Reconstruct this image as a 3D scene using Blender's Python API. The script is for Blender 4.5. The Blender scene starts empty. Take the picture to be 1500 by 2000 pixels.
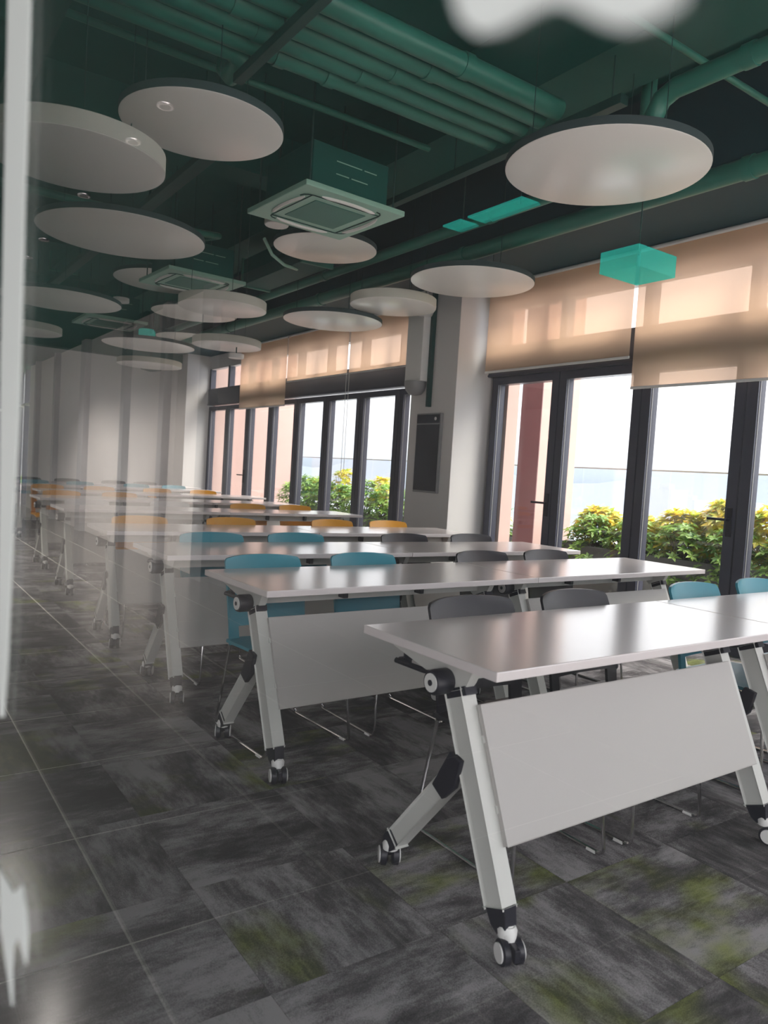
import bpy, bmesh, math, random
from mathutils import Vector, Matrix
S = bpy.context.scene
COL = S.collection
random.seed(11)
R = math.radians

# ------------------------------------------------------------------ camera, sky, light, exposure
def set_camera():
    f, yaw, pitch, roll, h = 1467.62, 0.609344, 0.052755, 0.061818, 1.2179
    fw = Vector((math.sin(yaw)*math.cos(pitch), math.cos(yaw)*math.cos(pitch), -math.sin(pitch)))
    r = Vector((math.cos(yaw), -math.sin(yaw), 0)); u = r.cross(fw)
    c, s = math.cos(roll), math.sin(roll)
    r2 = r*c + u*s; u2 = u*c - r*s
    cam = bpy.data.cameras.new('camera'); o = bpy.data.objects.new('camera', cam); COL.objects.link(o)
    m = Matrix((r2, u2, -fw)).transposed().to_4x4(); m.translation = (0, 0, h); o.matrix_world = m
    cam.sensor_fit = 'VERTICAL'; cam.sensor_height = 36; cam.sensor_width = 27
    cam.lens = f/2000*36
    cam.clip_start = 0.01; cam.clip_end = 3000
    cam.dof.use_dof = True; cam.dof.focus_distance = 4.0; cam.dof.aperture_fstop = cam.lens/5.0   # 5 mm lens opening, held close to the glass
    S.camera = o
set_camera()

w = bpy.data.worlds.new('World'); S.world = w; w.use_nodes = True
nt = w.node_tree; nt.nodes.clear()
bg = nt.nodes.new('ShaderNodeBackground'); out = nt.nodes.new('ShaderNodeOutputWorld')
tc = nt.nodes.new('ShaderNodeTexCoord'); sx = nt.nodes.new('ShaderNodeSeparateXYZ'); rp = nt.nodes.new('ShaderNodeValToRGB')
nt.links.new(tc.outputs['Generated'], sx.inputs[0]); nt.links.new(sx.outputs['Z'], rp.inputs[0]); nt.links.new(rp.outputs[0], bg.inputs[0]); nt.links.new(bg.outputs[0], out.inputs[0])
e = rp.color_ramp.elements                       # hazy white sky, a little dimmer towards the ground
e[0].position = 0.0; e[0].color = (.40, .43, .48, 1)
e[1].position = 1.0; e[1].color = (1.75, 1.68, 1.72, 1)
for p, c in ((.012, (.46, .50, .56, 1)), (.05, (.60, .60, .63, 1)), (.16, (.95, .92, .955, 1)), (.32, (1.15, 1.10, 1.14, 1))):
    k = e.new(p); k.color = c
bg.inputs[1].default_value = 1.3

sun = bpy.data.lights.new('sun', 'SUN'); sun.energy = 4.5; sun.angle = R(50); sun.color = (1, .93, .82)
so = bpy.data.objects.new('sun', sun); COL.objects.link(so); so.rotation_euler = Vector((-.62, .42, -1.05)).to_track_quat('-Z', 'Y').to_euler()

S.view_settings.view_transform = 'Standard'; S.view_settings.look = 'None'; S.view_settings.gamma = 1
S.view_settings.use_curve_mapping = False
S.view_settings.exposure = 1.3
cy = S.cycles
cy.max_bounces = 9; cy.diffuse_bounces = 6; cy.glossy_bounces = 4; cy.transmission_bounces = 4; cy.transparent_max_bounces = 24
cy.sample_clamp_indirect = 6; cy.caustics_reflective = False; cy.caustics_refractive = False
cy.use_denoising = True

# ------------------------------------------------------------------ helpers
class MB:
    def __init__(s): s.b = bmesh.new()
    def box(s, a, b, bev=0):
        a = Vector(a); b = Vector(b)
        r = bmesh.ops.create_cube(s.b, size=1); vs = r['verts']
        for v in vs: v.co = Vector(((a+b)/2)) + Vector([v.co[i]*abs(b[i]-a[i]) for i in range(3)])
        if bev:
            es = list({e for v in vs for e in v.link_edges})
            bmesh.ops.bevel(s.b, geom=es, offset=bev, segments=2, profile=.6, affect='EDGES')
        return s
    def bar(s, p, q, wx, wy, side=(1, 0, 0), bev=0):          # box along p-q, wx wide along 'side'
        p = Vector(p); q = Vector(q); d = (q-p).normalized(); x = Vector(side); x = (x-d*x.dot(d)).normalized(); y = d.cross(x)
        r = bmesh.ops.create_cube(s.b, size=1); vs = r['verts']; L = (q-p).length
        for v in vs:
            c = v.co.copy(); v.co = (p+q)/2 + x*c.x*wx + y*c.y*wy + d*c.z*L
        if bev:
            es = list({e for v in vs for e in v.link_edges})
            bmesh.ops.bevel(s.b, geom=es, offset=bev, segments=2, profile=.6, affect='EDGES')
        return s
    def tube(s, pts, r, n=8, cap=True):
        pts = [Vector(p) for p in pts]; rings = []; prev = None
        for i, p in enumerate(pts):
            d = (pts[min(i+1, len(pts)-1)]-pts[max(i-1, 0)]).normalized()
            if prev is None:
                a = Vector((0, 0, 1)) if abs(d.z) < .9 else Vector((1, 0, 0)); x = d.cross(a).normalized()
            else: x = (prev-d*prev.dot(d)).normalized()
            prev = x; y = d.cross(x)
            rr = r[i] if isinstance(r, (list, tuple)) else r
            rings.append([s.b.verts.new(p+x*math.cos(2*math.pi*k/n)*rr+y*math.sin(2*math.pi*k/n)*rr) for k in range(n)])
        for A, B in zip(rings, rings[1:]):
            for k in range(n): s.b.faces.new((A[k], A[(k+1) % n], B[(k+1) % n], B[k]))
        if cap: s.b.faces.new(rings[0][::-1]); s.b.faces.new(rings[-1])
        return s
    def cyl(s, p, q, r, n=24): return s.tube([p, q], r, n)
    def lathe(s, prof, c=(0, 0, 0), n=32, axis='z'):           # prof: list of (radius, height)
        c = Vector(c); rings = []
        for rr, h in prof:
            ring = []
            for k in range(n):
                a = 2*math.pi*k/n; v = Vector((math.cos(a)*rr, math.sin(a)*rr, h))
                if axis == 'x': v = Vector((v.z, v.x, v.y))
                ring.append(s.b.verts.new(c+v))
            rings.append(ring)
        for A, B in zip(rings, rings[1:]):
            for k in range(n): s.b.faces.new((A[k], A[(k+1) % n], B[(k+1) % n], B[k]))
        s.b.faces.new(rings[0][::-1]); s.b.faces.new(rings[-1])
        return s
    def prism(s, poly, axis, a, b, bev=0):                     # polygon in the other two axes, extruded a..b along axis
        def P(u, v, t): return {'x': (t, u, v), 'y': (u, t, v), 'z': (u, v, t)}[axis]
        A = [s.b.verts.new(P(u, v, a)) for u, v in poly]; B = [s.b.verts.new(P(u, v, b)) for u, v in poly]
        n = len(poly); fs = [s.b.faces.new(A), s.b.faces.new(B[::-1])]
        for k in range(n): fs.append(s.b.faces.new((A[k], B[k], B[(k+1) % n], A[(k+1) % n])))
        if bev:
            es = list({e for f in fs for e in f.edges})
            bmesh.ops.bevel(s.b, geom=es, offset=bev, segments=2, profile=.6, affect='EDGES')
        return s
    def build(s, name, mat, parent=None, smooth=False):
        bmesh.ops.recalc_face_normals(s.b, faces=s.b.faces)
        me = bpy.data.meshes.new(name); s.b.to_mesh(me); s.b.free()
        if smooth:
            for p in me.polygons: p.use_smooth = True
            try: me.set_sharp_from_angle(angle=R(38))
            except Exception: pass
        if mat: me.materials.append(mat)
        o = bpy.data.objects.new(name, me); COL.objects.link(o)
        if parent: o.parent = parent
        return o

def empty(name, loc=(0, 0, 0), rz=0):
    o = bpy.data.objects.new(name, None); COL.objects.link(o); o.location = loc; o.rotation_euler = (0, 0, rz)
    o.empty_display_size = .1
    return o
def tag(o, label, cat, group=None):
    o['label'] = label; o['category'] = cat
    if group: o['group'] = group
    return o
def struct(o, label=None):
    o['kind'] = 'structure'
    if label: o['label'] = label
    return o
def copy_tree(o, parent=None):
    c = o.copy(); COL.objects.link(c)
    if parent: c.parent = parent
    for ch in list(o.children): copy_tree(ch, c)
    return c
def swap_mat(o, a, b):
    for ch in [o]+list(o.children_recursive):
        if ch.type == 'MESH' and ch.data.materials and ch.data.materials[0] == a:
            k = ch.data.name+'_'+b.name
            me = bpy.data.meshes.get(k)
            if not me: me = ch.data.copy(); me.name = k; me.materials[0] = b
            ch.data = me

# ------------------------------------------------------------------ materials
def pbr(name, col, rough=.5, metal=0, var=.06, scale=6, bump=0, bscale=60, spec=.5, coat=0, croug=.16):
    m = bpy.data.materials.new(name); m.use_nodes = True; t = m.node_tree; b = t.nodes['Principled BSDF']
    b.inputs['Roughness'].default_value = rough; b.inputs['Metallic'].default_value = metal
    b.inputs['Specular IOR Level'].default_value = spec; b.inputs['Coat Weight'].default_value = coat; b.inputs['Coat Roughness'].default_value = croug
    c = t.nodes.new('ShaderNodeTexCoord'); n = t.nodes.new('ShaderNodeTexNoise'); n.inputs['Scale'].default_value = scale; n.inputs['Detail'].default_value = 4
    mx = t.nodes.new('ShaderNodeMix'); mx.data_type = 'RGBA'
    mx.inputs[6].default_value = (*[v*(1-var) for v in col], 1); mx.inputs[7].default_value = (*[min(1, v*(1+var)) for v in col], 1)
    t.links.new(c.outputs['Object'], n.inputs['Vector']); t.links.new(n.outputs['Fac'], mx.inputs[0]); t.links.new(mx.outputs[2], b.inputs['Base Color'])
    if bump:
        n2 = t.nodes.new('ShaderNodeTexNoise'); n2.inputs['Scale'].default_value = bscale; n2.inputs['Detail'].default_value = 3
        bp = t.nodes.new('ShaderNodeBump'); bp.inputs['Strength'].default_value = bump; bp.inputs['Distance'].default_value = .002
        t.links.new(c.outputs['Object'], n2.inputs['Vector']); t.links.new(n2.outputs['Fac'], bp.inputs['Height']); t.links.new(bp.outputs[0], b.inputs['Normal'])
    return m

def glass_mat(name, tint, gain=1.0, veil=0):
    m = bpy.data.materials.new(name); m.use_nodes = True; t = m.node_tree; t.nodes.clear(); N = t.nodes.new; L = t.links.new
    g = N('ShaderNodeNewGeometry'); d = N('ShaderNodeVectorMath'); d.operation = 'DOT_PRODUCT'
    L(g.outputs['Normal'], d.inputs[0]); L(g.outputs['Incoming'], d.inputs[1])
    def M(op, a, b=None):
        k = N('ShaderNodeMath'); k.operation = op; k.use_clamp = op == 'ADD'
        L(a, k.inputs[0])
        if b is not None: k.inputs[1].default_value = b
        return k.outputs[0]
    a = M('ABSOLUTE', d.outputs['Value'])
    k = N('ShaderNodeMath'); k.operation = 'SUBTRACT'; k.inputs[0].default_value = 1; L(a, k.inputs[1])
    x = M('POWER', k.outputs[0], 5); x = M('MULTIPLY', x, .96*gain); x = M('ADD', x, .04*gain)
    tr = N('ShaderNodeBsdfTransparent'); tr.inputs[0].default_value = (*tint, 1)
    gl = N('ShaderNodeBsdfGlossy'); gl.inputs['Roughness'].default_value = 0.0; gl.inputs['Color'].default_value = (1, 1, 1, 1)
    mx = N('ShaderNodeMixShader'); L(x, mx.inputs[0]); L(tr.outputs[0], mx.inputs[1]); L(gl.outputs[0], mx.inputs[2])
    last = mx
    if veil:  # pale diffuse share mixed in to imitate haze over the glass
        df = N('ShaderNodeBsdfTranslucent'); df.inputs[0].default_value = (.8, .85, .84, 1)
        df2 = N('ShaderNodeBsdfDiffuse'); df2.inputs[0].default_value = (.8, .85, .84, 1)
        ad = N('ShaderNodeMixShader'); ad.inputs[0].default_value = .5; L(df.outputs[0], ad.inputs[1]); L(df2.outputs[0], ad.inputs[2])
        m2 = N('ShaderNodeMixShader'); m2.inputs[0].default_value = veil; L(mx.outputs[0], m2.inputs[1]); L(ad.outputs[0], m2.inputs[2]); last = m2
    o = N('ShaderNodeOutputMaterial'); L(last.outputs[0], o.inputs[0])
    return m

def blind_mat():
    m = bpy.data.materials.new('blind_fabric'); m.use_nodes = True; t = m.node_tree; t.nodes.clear(); N = t.nodes.new; L = t.links.new
    c = N('ShaderNodeTexCoord'); n = N('ShaderNodeTexNoise'); n.inputs['Scale'].default_value = 4
    rp = N('ShaderNodeValToRGB'); rp.color_ramp.elements[0].color = (.80, .72, .64, 1); rp.color_ramp.elements[1].color = (.86, .78, .70, 1)
    L(c.outputs['Object'], n.inputs['Vector']); L(n.outputs['Fac'], rp.inputs[0])
    d = N('ShaderNodeBsdfDiffuse'); tl = N('ShaderNodeBsdfTranslucent'); tp = N('ShaderNodeBsdfTransparent')
    L(rp.outputs[0], d.inputs[0]); tl.inputs[0].default_value = (1, .79, .63, 1); tp.inputs[0].default_value = (1, .87, .78, 1)
    a = N('ShaderNodeMixShader'); a.inputs[0].default_value = .62; L(d.outputs[0], a.inputs[1]); L(tl.outputs[0], a.inputs[2])
    b = N('ShaderNodeMixShader'); b.inputs[0].default_value = .40; L(a.outputs[0], b.inputs[1]); L(tp.outputs[0], b.inputs[2])
    o = N('ShaderNodeOutputMaterial'); L(b.outputs[0], o.inputs[0])
    return m

def carpet_mat():
    m = bpy.data.materials.new('carpet'); m.use_nodes = True; t = m.node_tree; N = t.nodes.new; L = t.links.new
    b = t.nodes['Principled BSDF']; b.inputs['Roughness'].default_value = .95; b.inputs['Specular IOR Level'].default_value = .15
    c = N('ShaderNodeTexCoord'); oi = N('ShaderNodeObjectInfo')
    mul = N('ShaderNodeMath'); mul.operation = 'MULTIPLY'; mul.inputs[1].default_value = 47.0; L(oi.outputs['Random'], mul.inputs[0])
    ad = N('ShaderNodeVectorMath'); ad.operation = 'ADD'; L(c.outputs['Object'], ad.inputs[0]); L(mul.outputs[0], ad.inputs[1])
    def noise(sx_, sy_, det, rough=.6):
        mp = N('ShaderNodeMapping'); mp.inputs['Scale'].default_value = (sx_, sy_, 1); L(ad.outputs[0], mp.inputs[0])
        n = N('ShaderNodeTexNoise'); n.inputs['Scale'].default_value = 1; n.inputs['Detail'].default_value = det; n.inputs['Roughness'].default_value = rough
        L(mp.outputs[0], n.inputs['Vector']); return n.outputs['Fac']
    big = noise(2.6, 5.5, 6, .62); streak = noise(14, 60, 3, .6); gr = noise(2.2, 3.2, 3); fine = noise(330, 330, 2)
    def lin(x, y, k):
        q = N('ShaderNodeMath'); q.operation = 'MULTIPLY_ADD'; L(y, q.inputs[0]); q.inputs[1].default_value = k; L(x, q.inputs[2]); return q.outputs[0]
    v = lin(lin(big, streak, .24), fine, .36)
    rnd = lin(v, oi.outputs['Random'], .10)
    rp = N('ShaderNodeValToRGB'); e = rp.color_ramp.elements
    e[0].position = .72; e[0].color = (.050, .048, .053, 1); e[1].position = 1.08 if False else 1.0; e[1].color = (.32, .305, .32, 1)
    k = e.new(.84); k.color = (.112, .105, .112, 1)
    L(rnd, rp.inputs[0])
    # olive green drifts on some of the tiles
    g1 = N('ShaderNodeMapRange'); g1.inputs[1].default_value = .52; g1.inputs[2].default_value = .66; L(gr, g1.inputs[0])
    wn = N('ShaderNodeMath'); wn.operation = 'MULTIPLY'; wn.inputs[1].default_value = 7.31; L(oi.outputs['Random'], wn.inputs[0])
    fr = N('ShaderNodeMath'); fr.operation = 'FRACT'; L(wn.outputs[0], fr.inputs[0])
    gt = N('ShaderNodeMath'); gt.operation = 'GREATER_THAN'; gt.inputs[1].default_value = .48; L(fr.outputs[0], gt.inputs[0])
    gm = N('ShaderNodeMath'); gm.operation = 'MULTIPLY'; L(g1.outputs[0], gm.inputs[0]); L(gt.outputs[0], gm.inputs[1])
    gm2 = N('ShaderNodeMath'); gm2.operation = 'MULTIPLY'; gm2.inputs[1].default_value = .85; L(gm.outputs[0], gm2.inputs[0])
    mx = N('ShaderNodeMix'); mx.data_type = 'RGBA'; mx.inputs[7].default_value = (.085, .105, .022, 1)
    rg = N('ShaderNodeValToRGB'); rg.color_ramp.elements[0].position = .7; rg.color_ramp.elements[0].color = (.060, .072, .018, 1); rg.color_ramp.elements[1].color = (.26, .30, .07, 1)
    L(v, rg.inputs[0]); L(rg.outputs[0], mx.inputs[7])
    L(gm2.outputs[0], mx.inputs[0]); L(rp.outputs[0], mx.inputs[6]); L(mx.outputs[2], b.inputs['Base Color'])
    bp = N('ShaderNodeBump'); bp.inputs['Strength'].default_value = .5; bp.inputs['Distance'].default_value = .003; L(fine, bp.inputs['Height']); L(bp.outputs[0], b.inputs['Normal'])
    return m

def leaf_mat(name, c1, c2):
    m = bpy.data.materials.new(name); m.use_nodes = True; t = m.node_tree; N = t.nodes.new; L = t.links.new; t.nodes.clear()
    c = N('ShaderNodeTexCoord'); n = N('ShaderNodeTexNoise'); n.inputs['Scale'].default_value = 9; n.inputs['Detail'].default_value = 3
    rp = N('ShaderNodeValToRGB'); rp.color_ramp.elements[0].position = .35; rp.color_ramp.elements[1].position = .65
    rp.color_ramp.elements[0].color = (*c1, 1); rp.color_ramp.elements[1].color = (*c2, 1)
    L(c.outputs['Object'], n.inputs['Vector']); L(n.outputs['Fac'], rp.inputs[0])
    p = N('ShaderNodeBsdfPrincipled'); p.inputs['Roughness'].default_value = .35; L(rp.outputs[0], p.inputs['Base Color'])
    tl = N('ShaderNodeBsdfTranslucent'); L(rp.outputs[0], tl.inputs[0])
    mx = N('ShaderNodeMixShader'); mx.inputs[0].default_value = .4; L(p.outputs[0], mx.inputs[1]); L(tl.outputs[0], mx.inputs[2])
    o = N('ShaderNodeOutputMaterial'); L(mx.outputs[0], o.inputs[0]); return m

M = dict(
    wall=pbr('white_wall_paint', (.74, .72, .72), .6, var=.03, bump=.05),
    column=pbr('column_paint', (.70, .68, .68), .55, var=.03, bump=.05),
    teal=pbr('teal_ceiling_paint', (.013, .095, .082), .6, spec=.2, var=.18, scale=2, bump=.03, bscale=25),
    teal_pipe=pbr('teal_pipe_paint', (.026, .17, .13), .42, var=.12, scale=3),
    teal_navy=pbr('deep_teal_paint', (.008, .050, .066), .6, spec=.2, var=.1, scale=2),
    teal_dark=pbr('dark_teal_steel', (.008, .05, .045), .5),
    cassette=pbr('pale_green_plastic', (.32, .55, .45), .4, var=.04),
    cassette_dark=pbr('green_grille', (.05, .2, .16), .5),
    disc=pbr('white_panel_board', (.92, .90, .875), .27, var=.02, scale=3, spec=.6),
    rim_dark=pbr('dark_edge_felt', (.035, .06, .065), .8),
    rim_pale=pbr('pale_edge_felt', (.62, .62, .56), .8),
    frame=pbr('charcoal_aluminium', (.055, .057, .085), .38, var=.05, spec=.5),
    beam_grey=pbr('grey_transom_panel', (.075, .078, .10), .45),
    top=pbr('pale_laminate', (.82, .755, .76), .22, var=.02, scale=30, spec=.9, coat=.4),
    panel=pbr('white_panel_laminate', (.47, .452, .438), .42, var=.015),
    legs=pbr('white_coated_steel', (.60, .605, .58), .33, var=.02),
    black=pbr('black_plastic', (.012, .012, .022), .4),
    white=pbr('white_plastic', (.78, .77, .76), .35, var=.02),
    chrome=pbr('chrome', (.62, .61, .62), .16, metal=1, var=.02),
    grey=pbr('grey_plastic', (.25, .25, .26), .4),
    ch_black=pbr('chair_black', (.012, .011, .020), .38, var=.15, scale=8),
    ch_teal=pbr('chair_teal', (.04, .30, .40), .36, var=.1, scale=8),
    ch_yellow=pbr('chair_yellow', (.80, .36, .015), .38, var=.05, scale=8),
    ch_white=pbr('chair_white', (.62, .60, .60), .38, var=.03),
    pink=pbr('pink_render', (.58, .40, .36), .8, var=.05, bump=.2),
    maroon=pbr('maroon_cladding', (.16, .075, .085), .6, var=.15, scale=3),  # column's shaded side, the shade put into the colour
    planter=pbr('dark_planter', (.07, .075, .075), .75, var=.15, bump=.2),
    soil=pbr('soil', (.04, .028, .02), 1, var=.3, scale=20, bump=.6),
    paver=pbr('terrace_paving', (.64, .58, .555), .7, var=.1, scale=4, bump=.1),
    grass=pbr('lawn', (.16, .28, .06), 1, var=.3, scale=30, bump=.5),
    tile=pbr('polished_tile', (.09, .086, .085), .18, var=.06, scale=5),
    grout=pbr('pale_grout', (.44, .43, .38), .7),
    decal=pbr('white_vinyl', (.66, .71, .69), .5, var=.02),
    hill=pbr('far_hill', (.33, .37, .42), 1, var=.05, scale=.02),  # distance haze mixed into the colour, likewise for far land and blocks
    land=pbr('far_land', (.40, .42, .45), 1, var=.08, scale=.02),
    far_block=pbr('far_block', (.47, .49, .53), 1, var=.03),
    corr=pbr('corridor_wall', (.74, .70, .68), .55, var=.04),
    post=pbr('pale_post', (.42, .41, .42), .5), corr_dark=pbr('dimmed_corridor_wall', (.10, .10, .105), .5), rod=pbr('grey_rail', (.42, .42, .44), .4),  # corr_dark: wall tone dropped to weaken its reflection in the partition
    stem=pbr('woody_stem', (.08, .05, .025), .9),
    carpet=carpet_mat(), blind=blind_mat(),
    glass=glass_mat('window_glass', (.97, .98, .98)),
    glass_front=glass_mat('partition_glass', (.975, .98, .975), 1.0, .008),
    rail_glass=glass_mat('railing_glass', (.86, .88, .90)),
    leaf_y=leaf_mat('yellow_leaves', (.30, .42, .04), (.85, .62, .05)),
    leaf_g=leaf_mat('green_leaves', (.09, .24, .04), (.36, .55, .10)),
    cab_glass=pbr('dark_glossy_glass', (.05, .05, .065), .12, var=.2, scale=3),
)
def acrylic():                                                    # made-up teal material with added glow, standing in for reflections
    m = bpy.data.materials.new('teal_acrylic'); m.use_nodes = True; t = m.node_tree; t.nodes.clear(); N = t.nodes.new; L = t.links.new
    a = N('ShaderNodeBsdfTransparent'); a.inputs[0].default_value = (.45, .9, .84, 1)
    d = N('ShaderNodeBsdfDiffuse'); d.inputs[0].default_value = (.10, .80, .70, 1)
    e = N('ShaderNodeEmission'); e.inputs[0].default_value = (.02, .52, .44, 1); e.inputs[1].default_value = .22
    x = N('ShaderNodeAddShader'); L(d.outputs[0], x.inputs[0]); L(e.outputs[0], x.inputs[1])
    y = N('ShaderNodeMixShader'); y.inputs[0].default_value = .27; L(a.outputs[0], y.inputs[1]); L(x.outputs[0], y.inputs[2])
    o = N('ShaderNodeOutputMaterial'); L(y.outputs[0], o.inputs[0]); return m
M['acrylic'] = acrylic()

# ------------------------------------------------------------------ the setting
XG, XW = .08, 5.40           # inner glass partition, window wall
Y0, Y1 = -3.0, 14.3
fl = struct(MB().box((XG, Y0, -.12), (XW+.15, Y1, -.012)).build('floor', M['planter']), 'carpet tiled floor under the folding tables')
tile_me = None; spare = []
xs = [-.20+.5*i for i in range(12)]
cells = []
for i, x in enumerate(xs):
    for j in range(-6, 29):
        cells.append((math.hypot(x+.25-1.5, j*.5+.23-1), i, x, j*.5-.02))
cells.sort()
for n, (d, i, x, y) in enumerate(cells):
    x0, x1 = max(x, XG+.005), min(x+.5, XW+.04); y0, y1 = max(y, Y0), min(y+.5, Y1)
    if x1-x0 < .02 or y1-y0 < .02: continue
    if len(spare) == 0 and n >= 300: spare.append(MB())
    if n >= 300: spare[0].box((x0+.0008, y0+.0008, -.012), (x1-.0008, y1-.0008, 0)); continue
    full = abs(x1-x0-.5) < 1e-6 and abs(y1-y0-.5) < 1e-6
    if full and tile_me is None:
        tile_me = MB().box((-.2492, -.2492, -.012), (.2492, .2492, 0)).build('carpet_tile', M['carpet'], fl); o = tile_me
    elif full: o = tile_me.copy(); COL.objects.link(o)
    else: o = MB().box((x0-x-.25+.0008, -.2492, -.012), (x1-x-.25-.0008, .2492, 0)).build('carpet_tile', M['carpet'], fl)
    o.location = (x+.25, y+.25, 0)
    if full: o.rotation_euler = (0, 0, [0, R(90)][(i+int(round((y+.02)*2))) % 2] + [0, R(180)][random.randint(0, 1)])
o = spare[0].build('carpet_tile_field', M['carpet'], fl); o['kind'] = 'stuff'

# corridor floor on the near side of the glass, polished 60 cm tiles with pale joints
cf = struct(MB().box((-2.95, Y0, -.12), (XG, 24, -.0006)).build('floor', M['grout']), 'polished tile corridor floor beyond the glass partition')
ct = None
tx = [-.40-.598*k for k in range(-1, 5)]
far_t = MB(); cnt = 0
for k in range(-1, 5):
    xa = -.42-.60*k; xb = xa-.60
    xa = min(xa, XG-.005); xb = max(xb, -2.95)
    for j in range(-8, 37):
        ya = .62+.605*j-.01
        if ya > 23.4 or ya+.6 < Y0: continue
        if j > 28 or k == 4:
            far_t.box((xb+.003, ya+.003, -.01), (xa-.003, ya+.602, 0)); continue
        if k == -1: MB().box((xb+.003, ya+.003, -.01), (xa-.003, ya+.602, 0)).build('floor_tile', M['tile'], cf)
        else:
            if ct is None: ct = MB().box((-.297, -.2995, -.01), (.297, .2995, 0)).build('floor_tile', M['tile'], cf); o = ct
            else: o = ct.copy(); COL.objects.link(o)
            o.location = (xa-.30, ya+.3025, 0)
far_t.build('floor_tile_field', M['tile'], cf)['kind'] = 'stuff'

# ceilings
struct(MB().box((XG, Y0, 3.9), (XW+.6, Y1+.2, 4.1)).build('ceiling', M['teal']), 'dark teal painted concrete ceiling slab')
struct(MB().box((-2.95, Y0, 3.0), (XG-.03, 24, 3.15)).build('ceiling', M['teal']), 'dark teal corridor ceiling')
struct(MB().box((4.3, Y0, 3.2), (XW+.12, Y1, 3.9)).build('trim_1', M['teal_navy']), 'deep teal perimeter beam above the windows')
struct(MB().box((3.1, Y0, 3.45), (3.52, Y1, 3.9)).build('trim_2', M['teal']), 'long teal ceiling beam running over the middle of the room')
for i, y in enumerate((-.6, 1.35, 5.75, 9.2, 12.6)):
    struct(MB().box((XG, y, 3.55), (3.1, y+.3, 3.9)).build('trim_%d' % (3+i), M['teal']), 'teal cross beam under the ceiling slab')
struct(MB().box((XG, Y1-.25, 3.03), (XW, Y1-.003, 3.9)).build('trim_8', M['teal']), 'teal bulkhead above the white far wall')
struct(MB().box((XG-.05, Y0, 3.15), (XG+.05, Y1, 3.9)).build('trim_9', M['teal']), 'teal bulkhead over the glass partition')
# walls, the unseen back glazed and the corridor left open to add daylight
wf = struct(MB().box((XG, Y1, 0), (XW+.15, Y1+.15, 3.9)).build('wall_far', M['wall']), 'white far end wall')
wb = struct(empty('wall_back'), 'unseen back wall behind the camera, glazed to let in added daylight')
MB().box((XG, Y0-.12, 3.15), (XW+.15, Y0, 3.9)).build('lintel', M['wall'], wb)
for q in range(6): MB().box((XG+q*1.07, Y0-.1, 0), (XG+q*1.07+.06, Y0, 3.15)).build('mullion', M['frame'], wb)
for q in range(5): MB().box((XG+q*1.07+.06, Y0-.06, 0), (XG+(q+1)*1.07, Y0-.048, 3.15)).build('pane', M['glass'], wb)
col1 = struct(MB().box((4.95, 5.95, 0), (XW+.1, 6.71, 3.25), .004).build('wall_right', M['column']), 'square white column between the two runs of doors')
struct(MB().box((4.95, 13.78, 0), (XW+.1, 14.3, 3.25), .004).build('wall_right', M['column']), 'white column in the far right corner')
struct(MB().box((-2.95, .6, 0), (-2.75, 7.2, 3.0)).build('wall_left', M['corr_dark']), 'near corridor wall opposite the glass, darkened to weaken its reflection')
struct(MB().box((-2.95, 7.2, 0), (-2.75, 17.6, 3.0)).build('wall_left', M['corr']), 'pale corridor wall opposite the glass')
struct(MB().box((-2.95, 23.2, 0), (XG, 23.4, 3.0)).build('wall_left', M['corr']), 'end wall of the corridor')
struct(MB().box((XG-.06, Y1, 0), (XG, 23.4, 3.0)).build('wall_left', M['wall']), 'corridor wall past the glass partition')

# glass partition the photograph is taken through
def partition(n, ya, yb):
    p = struct(empty('window_%d' % n), None)
    MB().box((XG, ya+.002, .03), (XG+.003, yb-.002, 3.12)).build('pane', M['glass_front'], p)
    MB().box((XG-.02, ya, 0), (XG+.023, yb, .03)).box((XG-.02, ya, 3.12), (XG+.023, yb, 3.15)).build('track', M['frame'], p)
    return p
ys = [Y0, -1.2, 1.25] + [1.25+2.175*k for k in range(1, 7)]
for k in range(len(ys)-1):
    p = partition(1+k, ys[k], ys[k+1])
    p['label'] = 'clear glass partition pane %s' % ('in front of the camera' if k == 1 else 'along the corridor')

# corridor outer side: slim mullions with glass
def corridor_windows(n, ya, yb, step, lab):
    p = struct(empty('window_%d' % n), lab)
    k = int(round((yb-ya)/step))
    for i in range(k+1): MB().box((-2.88, ya+i*step-.025, 0), (-2.78, ya+i*step+.025, 3.0)).build('mullion', M['frame'], p)
    for i in range(k): MB().box((-2.84, ya+i*step+.025, .02), (-2.828, ya+(i+1)*step-.025, 3.0)).build('pane', M['glass'], p)
    MB().box((-2.88, ya, 2.2), (-2.78, yb, 2.25)).build('transom', M['white'], p)
corridor_windows(20, 17.6, 23.2, .8, 'tall corridor glazing at the far end of the corridor')
# posts and door frames along the corridor wall
for i, y in enumerate((7.2, 8.6, 10.2, 12.4, 14.6, 16.4)):
    struct(MB().box((-2.75, y, 0), (-2.66, y+(.16 if i % 3 else .3), 3.0)).build('trim_%d' % (20+i), M['post' if i % 2 else 'grey']), 'upright post on the corridor wall')
struct(MB().box((-9, 14, -.3), (-2.95, 40, -.02)).build('ground', M['grass']), 'lawn outside the corridor windows')
struct(MB().box((-4.6, 14, -.3), (-2.95, 40, 0)).build('path', M['paver']), 'pale path outside the corridor')
struct(MB().box((-9.3, 14, -.3), (-9, 40, .95)).build('wall_outside', M['pink']), 'low garden wall beyond the lawn')

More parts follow.
